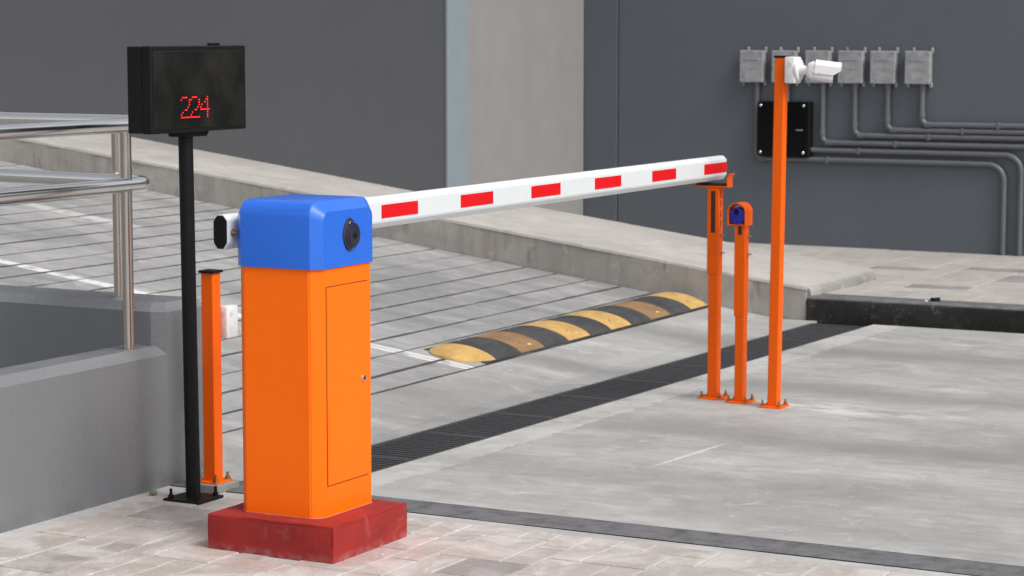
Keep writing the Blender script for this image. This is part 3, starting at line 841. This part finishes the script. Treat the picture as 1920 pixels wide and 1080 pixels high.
# ------------------------------------------------------------------ display
dp = thing('display_sign', 'black electronic counter sign showing red digits 224 on a round black pole', 'sign', (.700, 1.093, 0))
m = MB().box(-.085, .085, -.085, .085, -.001, .010, .002); m.build('base_plate', 'black_metal', dp)
for sx in (-1, 1):
    for sy in (-1, 1):
        q = (sx * .062, sy * .062)
        MB().cyl((*q, .010), (0, 0, 1), .012, .012, 6).cyl((*q, .02), (0, 0, 1), .006, .026, 8).build('anchor_bolt', 'black_metal', dp, 30)
lean = Vector((-.016, 0, 0))
MB().tube([(0, 0, .008), (lean.x, 0, 1.43)], .0285, 24).build('pole', 'black_metal', dp, 40)
bx0, bx1, by0, by1, bz0, bz1 = .374 - .700, .989 - .700, 1.020 - 1.093, 1.132 - 1.093, 1.441, 1.768
m = MB(); m.prism([(-.095, 1.441), (-.080, 1.421), (.055, 1.421), (.070, 1.441)], 'y', -.05, .03); m.build('mount_bracket', 'black_metal', dp)
MB().box(bx0, bx1, by0, by0 + .046, bz0, bz1, .004, 1).build('front_housing', 'black_metal', dp)
MB().box(bx0 + .0015, bx1 - .0015, by0 + .0475, by1, bz0 + .0015, bz1 - .0015, .003).build('rear_housing', 'black_metal', dp)
sc_ = MB().box(.390 - .700, .970 - .700, by0 - .002, by0 + .002, 1.455, 1.748, .001).build('screen', 'screen', dp)
MB().box(.10, .16, by0 + .03, by0 + .05, bz1 - .001, bz1 + .010, .002).build('top_lug', 'black_metal', dp)
two = ['.####..', '#.....#', '......#', '......#', '.....#.', '...##..', '.#.....', '#......', '#######']
four = ['.....#.', '....##.', '...#.#.', '.#...#.', '#....#.', '#######', '.....#.', '.....#.', '.....#.']
for k, pat in enumerate((two, two, four)):
    m = MB()
    for r_, row in enumerate(pat):
        for c_, ch_ in enumerate(row):
            if ch_ == '#':
                x = .557 - .700 + k * .0628 + c_ * .0086; z = 1.573 - r_ * .0094
                m.cyl((x, by0 - .0015, z), (0, -1, 0), .0021, .0016, 8)
    m.build('digit', 'led', sc_)

# ------------------------------------------------------------------ wall boxes, conduits, black panel
XR = 11.268
bw, bh, bd = .200, .255, .085
b0 = None
box_spots = [(3.075, 'leftmost grey junction box in the row on the slate wall'),
             (2.795, 'grey wall junction box half hidden behind the orange camera post'),
             (2.505, 'grey wall junction box partly hidden behind the white security camera'),
             (2.226, 'grey wall junction box just right of the security camera'),
             (1.955, 'palest smudged grey wall junction box, second from the right'),
             (1.668, 'rightmost grey junction box in the row on the slate wall')]
for k, (y, lab) in enumerate(box_spots):
    if b0 is None:
        t_ = thing('wall_junction_box', lab, 'junction box', (XR, y, 1.535), 'grey junction boxes on the slate wall')
        MB().box(-bd + .014, -.004, -bw / 2, bw / 2, -bh / 2, bh / 2, .010, 2).build('box', 'wall_box', t_)
        ld = MB().box(-bd - .002, -bd + .013, -bw / 2 - .003, bw / 2 + .003, -bh / 2 - .003, bh / 2 + .003, .006, 2).build('lid', 'wall_box', t_)
        MB().box(-bd - .005, -bd - .0015, -bw / 2 + .035, bw / 2 - .035, bh / 2 - .078, bh / 2 - .062, .002).build('lid_rib', 'wall_box', ld)
        MB().box(-bd - .004, -bd - .0015, -bw / 2 + .06, bw / 2 - .06, -.02, .002, .002).build('lid_rib', 'wall_box', ld)
        for sy in (-1, 1):
            for sz in (-1, 1):
                MB().cyl((-bd - .001, sy * (bw / 2 - .016), sz * (bh / 2 - .016)), (-1, 0, 0), .009, .005, 10).build('screw', 'wall_box', ld)
            MB().box(-.024, -.003, sy * .075 - .034, sy * .075 - .012, bh / 2 - .02, bh / 2 + .030, .006, 2).build('lug', 'wall_box', t_)
            MB().box(-.024, -.003, sy * .092 - .012, sy * .092 + .012, -bh / 2 - .03, -bh / 2 + .01, .004).build('lug', 'wall_box', t_)
        b0 = t_
    else:
        t_ = dup_tree(b0); t_.location = (XR, y, 1.535)
        t_['label'] = lab
XC, rc = XR - .030, .0225
zb_ = 1.535 - bh / 2 + .005
runs = [(3.045, .785, .965, 'conduit running lowest under the black panel then turning down to the pavement'),
        (2.780, .862, .832, 'grey wall conduit emerging from behind the black panel, second from the bottom'),
        (2.472, .925, None, 'grey wall conduit bending right just beside the black panel'),
        (2.200, .988, None, 'grey wall conduit third from the top of the parallel runs'),
        (1.925, 1.036, None, 'grey wall conduit second from the top of the parallel runs'),
        (1.640, 1.084, None, 'topmost grey wall conduit from the rightmost box')]
for (y, z, yd, lab) in runs:
    r0 = .06; XC2 = XC
    path = [(XC, y, zb_), (XC, y, z + r0)]
    path += [(XC, y - r0 + r0 * math.cos(a), z + r0 - r0 * math.sin(a)) for a in [PI / 2 * k / 8 for k in range(1, 9)]]
    if yd is None:
        path += [(XC, -.2, z + .004), (XC, -9, z + .01)]
    else:
        r1 = .13
        path += [(XC, yd + r1, z)]
        path += [(XC, yd + r1 - r1 * math.sin(a), z - r1 + r1 * math.cos(a)) for a in [PI / 2 * k / 8 for k in range(1, 9)]]
        path += [(XC, yd, .07)]
    t_ = thing('conduit', lab, 'conduit', (0, 0, 0), 'conduits on the slate wall')
    pp = MB().tube(path, rc, 14).build('pipe', 'conduit', t_, 60)
    for q, dd in (((XC, y, zb_ - .055), (0, 0, 1)), ((XC, y - r0 - .02, z), (0, 1, 0)), ((XC, y, z + r0 + .0), (0, 0, 1))):
        MB().cyl(q, dd, rc + .005, .05, 14).build('coupling', 'conduit', t_, 40)
    for q in ((XC, y, (zb_ + z) / 2 - .03), (XC, y - .62, z)):
        MB().box(q[0] - rc - .002, XR - .002, q[1] - .012, q[1] + .012, q[2] - rc - .004, q[2] + rc + .004, .003).build('clip', 'conduit', t_)
bpn = thing('wall_panel', 'glossy black square panel with four bolts on the wall behind the camera post', 'panel', (XR, 2.788, 1.03))
MB().box(-.085, -.003, -.225, .215, -.218, .222, .004).build('backing_frame', 'black_metal', bpn)
pl = MB().box(-.098, -.0855, -.205, .222, -.216, .220, .003).build('front_plate', 'gloss_black', bpn)
for sy in (-1, 1):
    for sz in (-1, 1): MB().sphere((-.100, .008 + sy * .186, sz * .190), .013, (.7, 1, 1)).build('bolt', 'chrome', pl, 60)
MB().box(-.103, -.0975, -.172, -.112, -.012, -.002, .002).build('handle', 'zinc', pl)

# ------------------------------------------------------------------ small litter
def litter(name, loc, size, mat, label, cat, seed):
    r = random.Random(seed); m = MB()
    n = 7
    base = [(math.cos(2 * PI * k / n) * size * r.uniform(.6, 1.2), math.sin(2 * PI * k / n) * size * r.uniform(.5, 1)) for k in range(n)]
    m.loft([[(x, y, 0) for x, y in base], [(x * .9, y * .9, size * r.uniform(.15, .5)) for x, y in base]])
    o = m.build(name, mat); o.location = loc; return tag(o, label, cat)
litter('dry_leaf', (.70, 1.285, 0.002), .022, 'leaf', 'curled brown dry leaf lying at the wall behind the black pole', 'leaf', 1)
litter('glass_shard', (.735, 1.31, 0.002), .018, 'green_glass', 'small green glass shard at the wall foot behind the black pole', 'shard', 2)
litter('rag', (7.905, .43, .086), .05, 'black_plastic', 'small crumpled black rag lying on the far black kerb', 'rag', 3)
litter('paper_scrap', (7.86, .47, .086), .016, 'white_plastic', 'tiny white paper scrap lying on the far kerb beside the rag', 'paper', 4)
litter('pebble', (.20, -.075, .002), .007, 'white_plastic', 'tiny white pebble on the tiles before the red plinth', 'pebble', 5)
